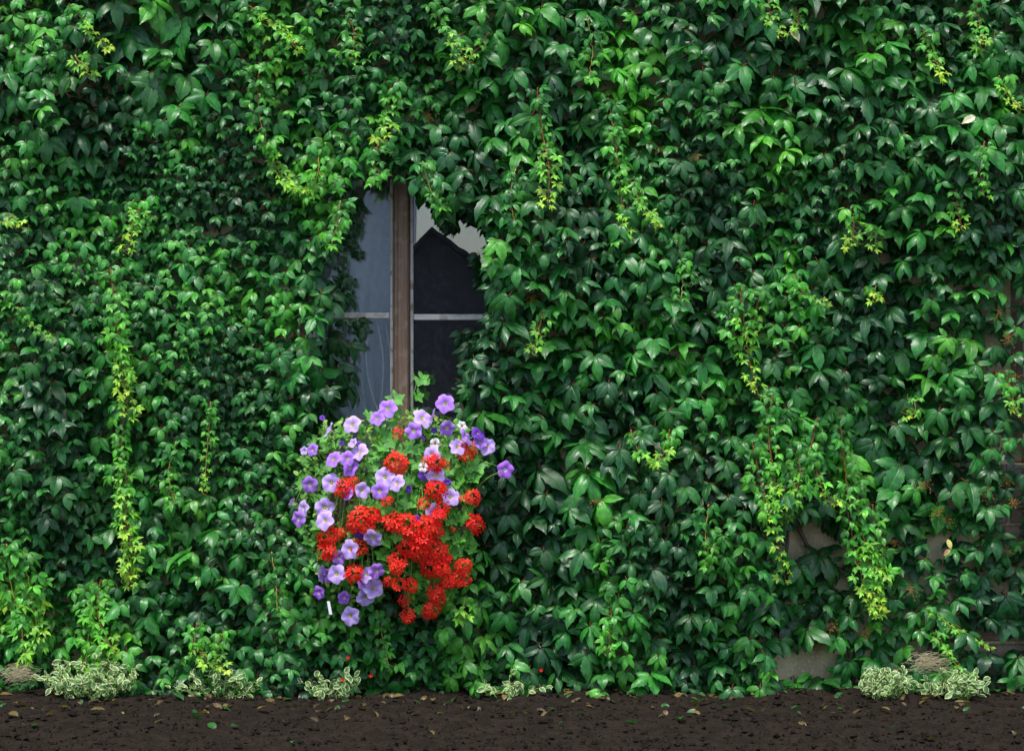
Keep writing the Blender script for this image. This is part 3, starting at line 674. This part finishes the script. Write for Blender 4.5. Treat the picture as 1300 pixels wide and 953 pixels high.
# bunches of unripe berries
for (px, py) in ((1174, 617), (1279, 612), (1192, 654), (1204, 660), (1253, 627), (1135, 691), (1276, 701), (1157, 751), (1239, 812), (1101, 802), (1038, 815), (1058, 797), (545, 150), (676, 380), (758, 638), (1280, 430), (1268, 400), (1290, 480), (1285, 640)):
    b = MB(); c0 = P(px, py, max(.1, relief(px, py)) + (.03 if px > 985 else .01)); 
    for _ in range(34):
        v = Vector((r.gauss(0, .017), r.gauss(0, .010), r.gauss(0, .014))); b.ball(c0 + v, r.uniform(.0022, .0036))
        if _ % 3 == 0: b.tube([c0 + Vector((0, .01, .02)), c0 + v * .6 + Vector((0, 0, .004)), c0 + v], .0009, .0007, 3)
    b.build('berry_cluster', m_berry, creeper)['kind'] = 'stuff'

# single odd leaves: yellowing, cream
for (px, py, s, col, lab, rl) in ((1203, 690, 14, (.55, .55, .16), 'yellowing leaf', .3), (1206, 702, 12, (.50, .32, .12), 'withered orange leaf', -.8), (1238, 156, 20, (.50, .50, .30), 'cream coloured leaf', -1.1),
                                  (1004, 44, 22, (.42, .46, .26), 'pale twisted leaf', .5), (1135, 855, 14, (.45, .42, .2), 'yellowing leaf', .4)):
    v, u, q = leaflet(1, .5, 10, .6, .5, .3, .06, np.random.default_rng(px))
    me = mesh_np('leaf', v, u, np.array(q), None, m_leafo); o = bpy.data.objects.new('leaf', me); C.objects.link(o); o.parent = creeper
    M3 = orient(.4, 0, rl); sz = s * S; p = P(px, py - s * .4, relief(px, py) + .07)
    o.matrix_parent_inverse = Matrix.Translation(-creeper.location); o.matrix_basis = Matrix([list(M3[j] * sz) + [p[j]] for j in range(3)] + [[0, 0, 0, 1]]); o.color = (*col, 1); o['label'] = lab

# ---------------------------------------------------------------- the flowers
ZQ = 2.647
def zp(x, y, d): return P(360 + x / ZQ, 460 + y / ZQ, d)
def bulge(x, y):                                          # how far the cascade stands out from the wall
    u = (x - 370) / 340; v = (y - 470) / 420
    return .22 + .17 * max(0, 1 - u * u - v * v * .8)

box = empty('window_box', tuple(P(508, 660, .1))); tag(box, 'brown wooden window box buried under petunias and geraniums', 'window box')
b = MB(); A, B = P(418, 678, 0), P(602, 616, 0)
b.box(A.x, B.x, -.235, -.215, A.z, B.z, .004); b.box(A.x, B.x, -.085, -.065, A.z, B.z, .004); b.box(A.x, A.x + .02, -.214, -.086, A.z, B.z, .004); b.box(B.x - .02, B.x, -.214, -.086, A.z, B.z, .004); b.box(A.x + .021, B.x - .021, -.214, -.086, A.z, A.z + .02, .004)
b.build('box', m_box, box)
b = MB(); b.box(A.x + .021, B.x - .021, -.213, -.087, A.z + .021, B.z - .025); b.build('potting_soil', m_soil, box)
for px in (450, 570):
    b = MB(); q = P(px, 680, 0); b.box(q.x - .012, q.x + .012, -.24, .0, q.z - .03, q.z - .012, .003); b.build('bracket', m_lintel, box)

def petunia_mesh(seed, shade, side=False):
    rr = np.random.default_rng(seed); NA = 30; V, U, Q = [], [], []
    rings = [(.06, -.62), (.10, -.30), (.17, -.10), (.34, .015), (.62, .06), (.86, .04), (1.0, -.02)]
    ph = rr.uniform(0, 6.28); amp = rr.uniform(.09, .19)
    for k, (rad, z) in enumerate(rings):
        for i in range(NA):
            a = 2 * math.pi * i / NA; lob = 1 + (.13 * abs(math.cos(2.5 * a)) - .07 + .02 * math.sin(9 * a + ph)) * max(0, rad - .3) / .7 * 1.6
            zz = z + (amp * math.sin(5 * a + ph) + .035 * math.sin(11 * a + 2 * ph)) * max(0, rad - .3) + (-.35 if side else 0) * max(0, rad - .3) * (.2)
            V.append((math.cos(a) * rad * lob, math.sin(a) * rad * lob, zz + (.30 * rad if side else 0))); U.append((i / NA, max(0, (rad - .06) / .94)))
    for k in range(len(rings) - 1):
        for i in range(NA): j = (i + 1) % NA; Q.append((k * NA + i, k * NA + j, (k + 1) * NA + j, (k + 1) * NA + i))
    return mesh_np('flower', np.array(V), np.array(U), np.array(Q), None, m_pet[shade])
pet_me = {}
for sh_ in m_pet:
    for k in range(4): pet_me[(sh_, k)] = petunia_mesh(hash(k * 7 + ord(sh_)) % 1000, sh_, k == 3)
tb = MB(); tb.tube([Vector((0, 0, -.06)), Vector((0, 0, .015))], .10, .055, 7); th_me = bpy.data.meshes.new('throat'); th_me.from_pydata(tb.v, [], tb.f); th_me.materials.append(m_throat)

pl_left = empty('petunia_plant', tuple(P(440, 640, .16))); tag(pl_left, 'lilac petunias spilling down the left side of the window box', 'petunia', 'petunias in the window box')
pl_right = empty('petunia_plant', tuple(P(550, 640, .16))); tag(pl_right, 'violet petunias with two white blooms standing at the right of the window box', 'petunia', 'petunias in the window box')
ge_left = empty('geranium_plant', tuple(P(455, 640, .15))); tag(ge_left, 'smaller scarlet geranium mixed among the lilac petunias on the left', 'geranium', 'geraniums in the window box')
ge_mid = empty('geranium_plant', tuple(P(530, 640, .15))); tag(ge_mid, 'large scarlet geranium cascading down the middle and right of the box', 'geranium', 'geraniums in the window box')
bpy.context.view_layer.update()

PET = [(230, 208, 28, 'l'), (158, 228, 26, 'ls'), (350, 155, 30, 'm'), (315, 187, 24, 'm'), (468, 187, 32, 'l'), (505, 180, 24, 'ls'), (543, 138, 30, 'm'), (437, 230, 26, 'm'), (550, 222, 27, 'm'), (601, 213, 17, 'w'), (509, 273, 17, 'w'),
       (612, 250, 28, 'm'), (653, 238, 22, 'd'), (585, 283, 27, 'l'), (683, 282, 28, 'l'), (660, 268, 22, 'm'), (745, 360, 26, 'g'), (168, 325, 27, 'm'), (97, 293, 20, 'm'), (70, 297, 13, 'ls'), (255, 300, 31, 'l'), (215, 322, 24, 'm'), (224, 353, 28, 'g'),
       (88, 410, 26, 'm'), (160, 405, 29, 'l'), (340, 385, 31, 'l'), (380, 405, 29, 'l'), (323, 432, 26, 'm'), (475, 375, 20, 'd'), (512, 380, 28, 'l'), (498, 310, 28, 'l'), (262, 430, 25, 'ls'), (217, 440, 22, 'm'), (562, 452, 29, 'l'),
       (30, 470, 14, 'ls'), (66, 490, 25, 'l'), (50, 525, 25, 'm'), (138, 488, 30, 'l'), (138, 530, 30, 'l'), (253, 577, 17, 'd'), (300, 590, 29, 'l'), (222, 628, 30, 'l'), (122, 710, 26, 'ls'), (150, 716, 24, 'm'), (178, 710, 29, 'l'),
       (118, 773, 22, 'g'), (203, 790, 20, 'g'), (225, 852, 29, 'l'), (302, 758, 32, 'l'), (275, 790, 27, 'l'), (312, 700, 26, 'm'), (280, 712, 26, 'l'), (272, 738, 24, 'm'), (505, 502, 28, 'l'), (186, 655, 22, 'm'), (445, 527, 14, 'd'),
       (130, 186, 9, 'd'), (469, 255, 8, 'd'), (506, 228, 10, 'd'), (255, 275, 10, 'd'), (550, 402, 12, 'd'), (235, 272, 16, 'ls'), (195, 272, 8, 'd'), (420, 425, 12, 'd'), (470, 352, 15, 'w'), (525, 660, 12, 'd')]
stems = {id(pl_left): MB(), id(pl_right): MB(), id(ge_left): MB(), id(ge_mid): MB()}
pet_n = 0
for (x, y, rad, sh_) in PET:
    root = pl_left if x < 330 else pl_right
    d = bulge(x, y) + r.uniform(.02, .06) + (.02 if rad > 20 else 0); c = zp(x, y, d); sz = rad / ZQ * S * 1.07
    s = sh_[0]; me = pet_me[(s, 3 if len(sh_) > 1 else r.randrange(3))]
    tx = (x - 370) / 340 * .5 + r.gauss(0, .38) + (r.choice((-.9, .9)) if len(sh_) > 1 else 0); ty = r.gauss(.12, .22) - (y - 500) / 1400
    nrm = Vector((math.sin(tx), -math.cos(tx), ty)).normalized()
    o = bpy.data.objects.new('flower', me); C.objects.link(o); o.parent = root; o.matrix_parent_inverse = Matrix.Translation(-root.location)
    Mr = nrm.to_track_quat('Z', 'Y').to_matrix() @ Matrix.Rotation(r.uniform(0, 6.28), 3, 'Z')
    o.matrix_basis = Matrix.Translation(c) @ Mr.to_4x4() @ Matrix.Diagonal((sz, sz * r.uniform(.9, 1), sz, 1))
    if s == 'w': o['label'] = 'small white flower'
    if s == 'd': o['label'] = 'deep violet flower half open'
    if rad > 17:
        q = bpy.data.objects.new('throat', th_me); C.objects.link(q); q.parent = o
        q.location = (0, 0, -.06)
    st = Vector((root.location.x * .6 + c.x * .4, -.16, P(0, 600).z)); md = (c + st) / 2 + Vector((0, -.05, .04 + (.02 if y > 500 else 0)))
    stems[id(root)].tube(path([st, md, c - nrm * sz * .6], 8), .0018, .0014, 4)

def geranium_head(seed, n):
    rr = random.Random(seed); V, U, Q, K = [], [], [], []
    for i in range(n):
        ga = i * 2.399963; zz = 1 - (i + .5) / n * 1.25; q = math.sqrt(max(0, 1 - zz * zz)); dr = Vector((math.cos(ga) * q, math.sin(ga) * q, zz * .75 + .1)).normalized()
        dr = (dr + Vector((rr.gauss(0, .12), rr.gauss(0, .12), rr.gauss(0, .12)))).normalized(); c = Vector((dr.x, dr.y, dr.z * .55)) * rr.uniform(.58, .85)
        fn = (dr + Vector((rr.gauss(0, .35), rr.gauss(0, .35), .5))).normalized(); fr = fn.to_track_quat('Z', 'Y').to_matrix(); sp = rr.uniform(0, 6.28)
        for k in range(5):
            a = sp + (0, 1.0, 2.35, 3.75, 5.1)[k] + rr.gauss(0, .1); l = rr.uniform(.30, .42) * 1.1; wd = l * rr.uniform(.42, .56); up = rr.uniform(.0, .5)
            ct = [(.04, .0), (.45, .62), (.8, 1.0), (1.0, .72)]
            base = len(V)
            for (t, w_) in ct:
                for s in (-.5, 0, .5):
                    y = s * wd * w_ + (0 if t > .1 else s * .02); x = t * l * (1 if s == 0 or t < .9 else .93); z = up * t * l * (1 - .9 * t) + .18 * abs(y)
                    p = Vector((x * math.cos(a) - y * math.sin(a), x * math.sin(a) + y * math.cos(a), z)); V.append(tuple(c + fr @ p)); U.append((s + .5, t))
            for i2 in range(3):
                for j in range(2): b0 = base + i2 * 3 + j; Q.append((b0, b0 + 3, b0 + 4, b0 + 1))
    return mesh_np('flower_head', np.array(V), np.array(U), np.array(Q), None, m_red if seed % 2 else m_red2)
gh_me = [geranium_head(i, (15, 18, 14, 16, 19, 15)[i]) for i in range(6)]; gh_small = [geranium_head(10 + i, 7 + i) for i in range(3)]
GER = [(383, 235, 20), (380, 340, 40), (510, 335, 34), (615, 300, 40), (210, 420, 38), (348, 463, 24), (515, 425, 38), (470, 475, 25), (640, 453, 30), (600, 457, 14), (255, 520, 46), (295, 515, 36), (285, 555, 30), (235, 550, 30), (150, 585, 40), (190, 575, 24),
       (145, 632, 36), (250, 620, 34), (235, 708, 34), (365, 535, 40), (405, 545, 44), (440, 570, 36), (530, 490, 34), (480, 545, 40), (510, 560, 34), (645, 540, 36), (415, 625, 38), (385, 665, 38), (460, 625, 42), (515, 630, 40), (540, 655, 30), (495, 685, 40), (530, 690, 34),
       (605, 685, 32), (585, 728, 34), (610, 730, 26), (350, 735, 20), (385, 745, 28), (428, 748, 28), (555, 735, 28), (405, 800, 24), (418, 850, 30), (510, 770, 36), (525, 790, 28), (500, 822, 34), (485, 842, 26), (380, 690, 26), (570, 560, 10), (470, 595, 36), (520, 515, 26), (460, 655, 24),
       (545, 345, 16), (480, 330, 20), (235, 400, 22), (188, 430, 22)]
for (x, y, rad) in GER:
    root = ge_left if (x < 320 and y > 380) else ge_mid
    d = bulge(x, y) + r.uniform(.035, .075); c = zp(x, y, d); sz = rad / ZQ * S * 1.03; me = r.choice(gh_small if rad < 26 else gh_me)
    nrm = Vector((r.gauss((x - 400) / 600, .2), -1, r.gauss(.45, .2))).normalized()
    o = bpy.data.objects.new('flower_head', me); C.objects.link(o); o.parent = root; o.matrix_parent_inverse = Matrix.Translation(-root.location)
    o.matrix_basis = Matrix.Translation(c) @ (nrm.to_track_quat('Z', 'Y').to_matrix() @ Matrix.Rotation(r.uniform(0, 6.28), 3, 'Z')).to_4x4() @ Matrix.Scale(sz, 4)
    st = Vector((root.location.x * .6 + c.x * .4, -.16, P(0, 600).z)); md = (c + st) / 2 + Vector((0, -.06, .03))
    stems[id(root)].tube(path([st, md, c - nrm * sz * .2], 8), .0022, .0016, 4)
for rt in (pl_left, pl_right, ge_left, ge_mid): stems[id(rt)].build('stems', m_gstem, rt, True)['kind'] = 'stuff'

def gleaf(seed):                                          # round leaf with pointed lobes, on a stalk
    rr = np.random.default_rng(seed); NA = 46; V, U, Q = [], [], []; rings = (.04, .35, .7, 1.0)
    for k, rad in enumerate(rings):
        for i in range(NA):
            a = (i / NA - .5) * 2 * math.pi * .94; lob = 1 + (.46 * (.45 - abs(math.sin(2.5 * a))) + .07 * math.sin(15 * a + seed)) * rad
            z = .16 * rad * rad + .06 * rad * math.cos(5 * a) + rr.normal(0, .012) * rad
            V.append((math.cos(a) * rad * lob, math.sin(a) * rad * lob, z)); U.append((.5 + .5 * (((i * 5 / NA) % 1) - .5) * 2 * rad, rad))
    for k in range(3):
        for i in range(NA - 1): Q.append((k * NA + i, (k + 1) * NA + i, (k + 1) * NA + i + 1, k * NA + i + 1))
    return np.array(V), np.array(U), np.array(Q)
GL = [gleaf(i) for i in range(5)]
PL = []
for i in range(6):
    v, u, q = leaflet(1, .55, 4, .5 + .15 * i, .3, .2, 0, np.random.default_rng(i + 60), .6); PL.append((v, u, np.array(q)))
def in_mass(x, y):                                        # outline of the cascade in the enlarged flower picture
    O = [(70, 280), (130, 200), (230, 180), (300, 170), (380, 150), (470, 170), (560, 200), (650, 220), (700, 290), (660, 350), (640, 430), (650, 520), (640, 620), (620, 720), (560, 800), (520, 850), (420, 840), (390, 760), (340, 720), (320, 800), (240, 850), (130, 800), (100, 700), (80, 600), (40, 520), (50, 380)]
    c = False; j = len(O) - 1
    for i in range(len(O)):
        if (O[i][1] > y) != (O[j][1] > y) and x < (O[j][0] - O[i][0]) * (y - O[i][1]) / (O[j][1] - O[i][1]) + O[i][0]: c = not c
        j = i
    return c
hpl = {k: Heap() for k in ('pl', 'pr', 'gl', 'gm')}
cnt = 0; glist = []
while cnt < 2300:
    x, y = r.uniform(20, 720), r.uniform(150, 880)
    if not in_mass(x, y): continue
    cnt += 1
    pet = r.random() < (.82 if (x < 300 or y < 320) else .45)
    d = bulge(x, y) - r.uniform(-.02, .12); c = zp(x, y, d)
    if pet: hpl['pl' if x < 330 else 'pr'].add(r.choice(PL), orient(r.uniform(.1, 1.2), r.gauss(0, .8), r.uniform(-3.1, 3.1)), r.uniform(.018, .034), c, (1, 1, 1))
    elif r.random() < .5: glist.append((x, y, r.uniform(14, 24), d))
for (x, y, q) in ((375, 125, 30), (450, 112, 24), (462, 58, 26), (480, 66, 14), (330, 285, 26), (360, 265, 28), (320, 310, 24), (420, 470, 30), (400, 500, 24), (560, 420, 24), (650, 345, 34), (600, 520, 28), (590, 590, 28), (575, 640, 24), (340, 600, 28), (330, 650, 26), (120, 545, 30), (90, 600, 28), (310, 480, 26),
                  (100, 650, 26), (560, 530, 26), (625, 580, 22), (640, 385, 30), (690, 340, 20), (455, 720, 24), (560, 700, 24), (440, 450, 26), (280, 470, 24), (450, 340, 26), (430, 285, 28), (395, 300, 26), (300, 350, 24), (350, 690, 24), (60, 560, 20), (595, 400, 26), (630, 630, 22)):
    glist.append((x, y, q, bulge(x, y) + .012))
bpy.context.view_layer.update()
gl_me = [mesh_np('leaf', *g, None, m_grf) for g in GL]
for (x, y, q, d) in glist:
    root = ge_left if (x < 320 and y > 380) else ge_mid
    p = zp(x, y, d); sz = q / ZQ * S; M3 = orient(r.uniform(.2, .9), r.gauss(0, .4), r.uniform(-.8, .8))
    if q > 22:
        o = bpy.data.objects.new('leaf', r.choice(gl_me)); C.objects.link(o); o.parent = root; o.matrix_parent_inverse = Matrix.Translation(-root.location)
        o.matrix_basis = Matrix([list(M3[j] * sz) + [p[j]] for j in range(3)] + [[0, 0, 0, 1]])
    else: hpl['gl' if root is ge_left else 'gm'].add(r.choice(GL), M3, sz, p, (1, 1, 1))
for k, root, m in (('pl', pl_left, m_plf), ('pr', pl_right, m_plf), ('gl', ge_left, m_grf), ('gm', ge_mid, m_grf)):
    if hpl[k].V: tag(hpl[k].build('small_leaves', m, root), kind='stuff')
# tall geranium sprig against the glass and the petunia stem reaching right
b = MB(); b.tube(path([zp(440, 220, .24), zp(430, 130, .24), zp(446, 70, .23), zp(428, 18, .23)], 12), .0024, .0014, 5); b.build('stem', m_gstem, ge_mid, True)
b = MB(); b.tube(path([zp(650, 420, .26), zp(690, 385, .29), zp(742, 362, .32)], 8), .003, .002, 5)
b.build('stem', m_gstem, pl_right, True)

b = MB(); c = P(418.5, 772, .33); b.box(c.x - .006, c.x + .006, c.y - .001, c.y + .001, c.z - .024, c.z + .028, .0006)
o = b.build('plant_tag', m_tag); tag(o, 'white plastic plant tag dangling under the left petunias', 'plant tag')
for v in o.data.vertices: v.co.x += (v.co.z - c.z) * -.18

# fallen red petals caught on the leaves low down
for i, (px, py, lab) in enumerate(((442, 834, 'red petal caught on a leaf below the white plant tag'), (435, 862, 'red petal low on the leaves at the very foot of the wall'), (471, 857, 'pinkish red petals lying on leaves under the flowers'), (687, 850, 'red petal on a leaf to the right of the flowers'))):
    b = MB(); c = P(px, py, .30)
    for k in range(5):
        a = k * 1.25; b.v += [tuple(c), tuple(c + Vector((math.cos(a) * .006, -.003, math.sin(a) * .006))), tuple(c + Vector((math.cos(a + .5) * .009, -.002, math.sin(a + .5) * .009))), tuple(c + Vector((math.cos(a + 1) * .006, -.004, math.sin(a + 1) * .006)))]
        n = len(b.v) - 4; b.f.append((n, n + 1, n + 2, n + 3))
    tag(b.build('fallen_petal', m_red2), lab, 'petal', 'fallen red petals')

hp = Heap()
for k in range(420):
    x, y = r.uniform(-2.6, 2.6), -abs(r.gauss(0, .45)) - .12
    if y < -1.7: continue
    nn = Vector((r.gauss(0, .3), r.gauss(0, .3), 1)).normalized(); M3 = np.array((nn.to_track_quat('Z', 'Y').to_matrix() @ Matrix.Rotation(r.uniform(0, 6.28), 3, 'Z')))
    hp.add(r.choice(PL), M3, r.uniform(.02, .06), (x, y, .036 + float(.014 * wave(x, y, 3, 9))), np.array(r.choice(((.02, .10, .02), (.10, .07, .03), (.16, .12, .04), (.05, .035, .02)))) * r.uniform(.6, 1.2))
tag(hp.build('fallen_leaves', m_leaf), 'withered and green leaves lying on the dark soil', 'leaf litter', kind='stuff')

# ---------------------------------------------------------------- variegated shrubs along the foot of the wall
ELF = []
for i in range(6):
    v, u, q = leaflet(1, .62, 4, .2 + .12 * i, .35, .1, 0, np.random.default_rng(i + 80), .55); ELF.append((v, u, np.array(q)))
def shrub(px0, px1, ptop, lab, n, d0=.42, dens=1.0):
    pc = (px0 + px1) / 2; base = P(pc, 880, d0); base.z = .03
    root = empty('variegated_shrub', tuple(base)); tag(root, lab, 'shrub', 'cream edged shrubs along the foot of the wall')
    hw = (px1 - px0) / 2 * S; H = P(0, ptop, d0).z - .03; st = MB(); h = Heap()
    for i in range(n):
        a = r.uniform(0, 6.28); q = math.sqrt(r.random()); tip = Vector((base.x + math.cos(a) * hw * q, base.y + math.sin(a) * .15 * q, .03 + H * (.35 + .65 * math.sqrt(max(0, 1 - q * q))) * r.uniform(.45, 1.15)))
        b0 = Vector((base.x + math.cos(a) * hw * q * .5, base.y + math.sin(a) * .06 * q, .02)); c = path([b0, (b0 + tip) / 2 + Vector((r.gauss(0, .01), 0, .01)), tip], 6); st.tube(c, .002, .0012, 4)
        for k in range(6):
            t = .3 + .7 * k / 5; p = c[min(5, int(t * 5.99))] + Vector((r.gauss(0, .006), r.gauss(0, .006), r.gauss(0, .006)))
            h.add(r.choice(ELF), orient(r.uniform(.0, 1.3), r.gauss(0, .9), r.uniform(-3.1, 3.1)), r.uniform(.022, .040), p, (1, 1, 1))
    st.build('stems', m_gstem, root)['kind'] = 'stuff'; h.build('foliage', m_eu, root)['kind'] = 'stuff'
shrub(40, 178, 838, 'widest cream edged shrub at the foot of the wall on the left', 66, .30)
shrub(215, 345, 854, 'low cream edged shrub just right of the widest one', 26, .29)
shrub(372, 470, 858, 'low cream edged shrub below the lilac petunias', 14, .28)
shrub(600, 690, 860, 'smallest cream edged shrub right of the flower cascade', 10, .28)
shrub(1080, 1162, 848, 'cream edged shrub beside the bare patch of beige wall', 34, .30)
shrub(1164, 1258, 855, 'cream edged shrub under the dry tuft at the right', 30, .30)
for (px, py, wd, lab) in ((1172, 842, 24, 'tuft of dry straw coloured stalks at the lower right of the wall'), (18, 856, 22, 'tuft of dry yellowed stalks in the lower left corner')):
    b = MB(); c0 = P(px, py, .28)
    for _ in range(150):
        a = c0 + Vector((r.gauss(0, wd * S * .45), r.gauss(0, .03), r.gauss(0, .018))); an = r.uniform(-.5, .6); l = r.uniform(.02, .06)
        b.tube([a, a + Vector((math.cos(an) * l * .5, -.004, math.sin(an) * l * .5 + .006)), a + Vector((math.cos(an) * l, 0, math.sin(an) * l))], .0009, .0006, 3)
    tag(b.build('dry_tuft', m_dry), lab, 'dry plant', 'dry tufts', 'stuff')
